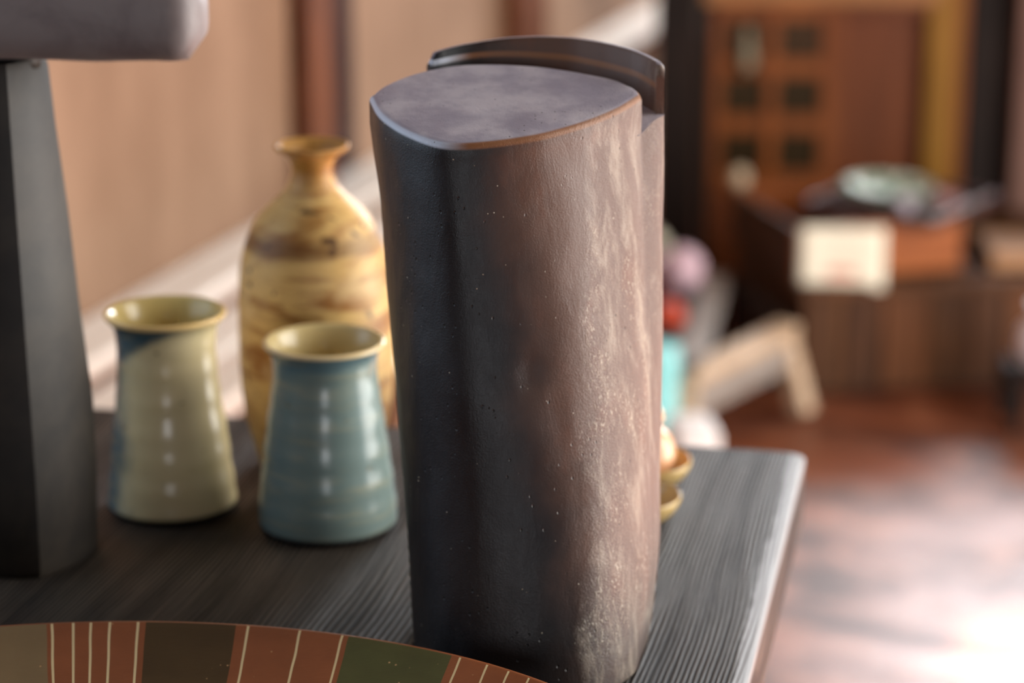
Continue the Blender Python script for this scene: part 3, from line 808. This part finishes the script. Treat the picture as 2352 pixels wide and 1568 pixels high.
M_red = simple('red_lacquer', lin(196, 62, 20), .3, .15, 30)
M_mar = simple('maroon_cloth', lin(70, 24, 26), .85, .3, 40)
M_cyan = simple('turquoise_enamel', lin(140, 212, 212), .35, .08, 10)
M_white = simple('white_paper', lin(236, 228, 224), .8, .05, 10)
bm = bmesh.new()
loft(bm, [[Vector((x, y, z)) for x, y in ((-.420, 2.33), (-.220, 2.31), (-.242, 2.95), (-.420, 2.97))] for z in (.128, .150)], True, True, True)
obj('deck_board', bm, M_dark, stand)
for y in (2.36, 2.93): bxo('deck_leg', (-.415, y - .015, 0), (-.385, y + .015, .128), M_dark, stand)
bm = bmesh.new(); lathe(bm, prof_smooth([(.008, 0), (.020, .003), (.0265, .016), (.0245, .030), (.015, .042), (.004, .046), (.001, .0465)], 4), 36)
obj('red_jar', bm, M_red, smooth=True, loc=(-.2560, 2.570, .1502), label='small round red-orange lacquer jar on the low stand', cat='jar')
bag = thing('cloth_bag', 'maroon cloth bag with a pale pink bow on the low stand', 'bag', (-.3080, 2.66, .1502))
bm = bmesh.new(); lathe(bm, prof_smooth([(.02, 0), (.046, .004), (.056, .03), (.050, .062), (.030, .085), (.022, .092), (.034, .108), (.030, .109), (.001, .098)], 4), 36, .10, 4)
obj('pouch', bm, M_mar, bag, smooth=True)
bm = bmesh.new()
M_bow = simple('pale_pink_cloth', lin(222, 186, 196), .8, .15, 30)
bm2 = bmesh.new(); lathe(bm2, prof_smooth([(.004, 0), (.022, .006), (.036, .030), (.034, .056), (.017, .074), (.001, .078)], 4), 32, .12, 2)
obj('pale_pouch', bm2, M_bow, smooth=True, loc=(-.2640, 2.80, .1502), label='small pale pink cloth pouch beside the maroon bag', cat='pouch')
lathe(bm, prof_smooth([(.024, .088), (.027, .090), (.027, .095), (.024, .097)], 2), 30); obj('bow', bm, M_bow, bag, smooth=True)
bm = bmesh.new(); lathe(bm, prof_smooth([(.014, 0), (.024, .003), (.032, .020), (.034, .044), (.026, .066), (.016, .074), (.018, .078), (.015, .079), (.010, .070), (.010, .066)], 4), 36)
obj('cream_jar', bm, simple('cream_jar_glaze', lin(222, 214, 190), .3, .1, 30), smooth=True, loc=(-.3300, 2.90, .1502), label='plump cream glazed jar at the back of the low stand', cat='jar')
can = thing('turquoise_canister', 'turquoise enamel canister standing on the floor by the low stand', 'canister', (-.2255, 2.2200, 0))
bm = bmesh.new(); lathe(bm, [(.028, 0), (.030, .002), (.030, .178), (.029, .180), (.001, .180)], 40); obj('body', bm, M_cyan, can, smooth=True).data.set_sharp_from_angle(angle=radians(40))
bm = bmesh.new(); lathe(bm, [(.0312, .172), (.0316, .174), (.0316, .222), (.0300, .225), (.001, .226)], 40); obj('lid', bm, M_cyan, can, smooth=True).data.set_sharp_from_angle(angle=radians(40))
bm = bmesh.new(); box(bm, (-.032, -.045, 0), (.032, .045, .186), .010, None, 4)
obj('white_carton', bm, M_white, smooth=True, loc=(-.1440, 1.9850, 0), rz=.3, label='white paper carton on the floor in front of the low stand', cat='carton').data.set_sharp_from_angle(angle=radians(40))
stool = thing('dark_stool', 'small dark wooden stool at the end of the low chest', 'stool', (.345, 2.640, 0), CAMYAW)
bxo('seat', (-.06, -.06, .085), (.06, .06, .10), M_dark, stool)
for x in (-.05, .05):
    for y in (-.05, .05): bxo('leg', (x - .01, y - .01, 0), (x + .01, y + .01, .085), M_dark, stool)
bm = bmesh.new(); lathe(bm, prof_smooth([(.02, 0), (.034, .003), (.046, .03), (.042, .06), (.024, .08), (.022, .095), (.028, .102), (.025, .103), (.018, .094), (.017, .08)], 4), 40)
obj('white_jar', bm, simple('white_porcelain', lin(226, 220, 226), .2, .08, 20), smooth=True, loc=(.345, 2.640, .1002), label='white porcelain jar on the small dark stool', cat='jar')
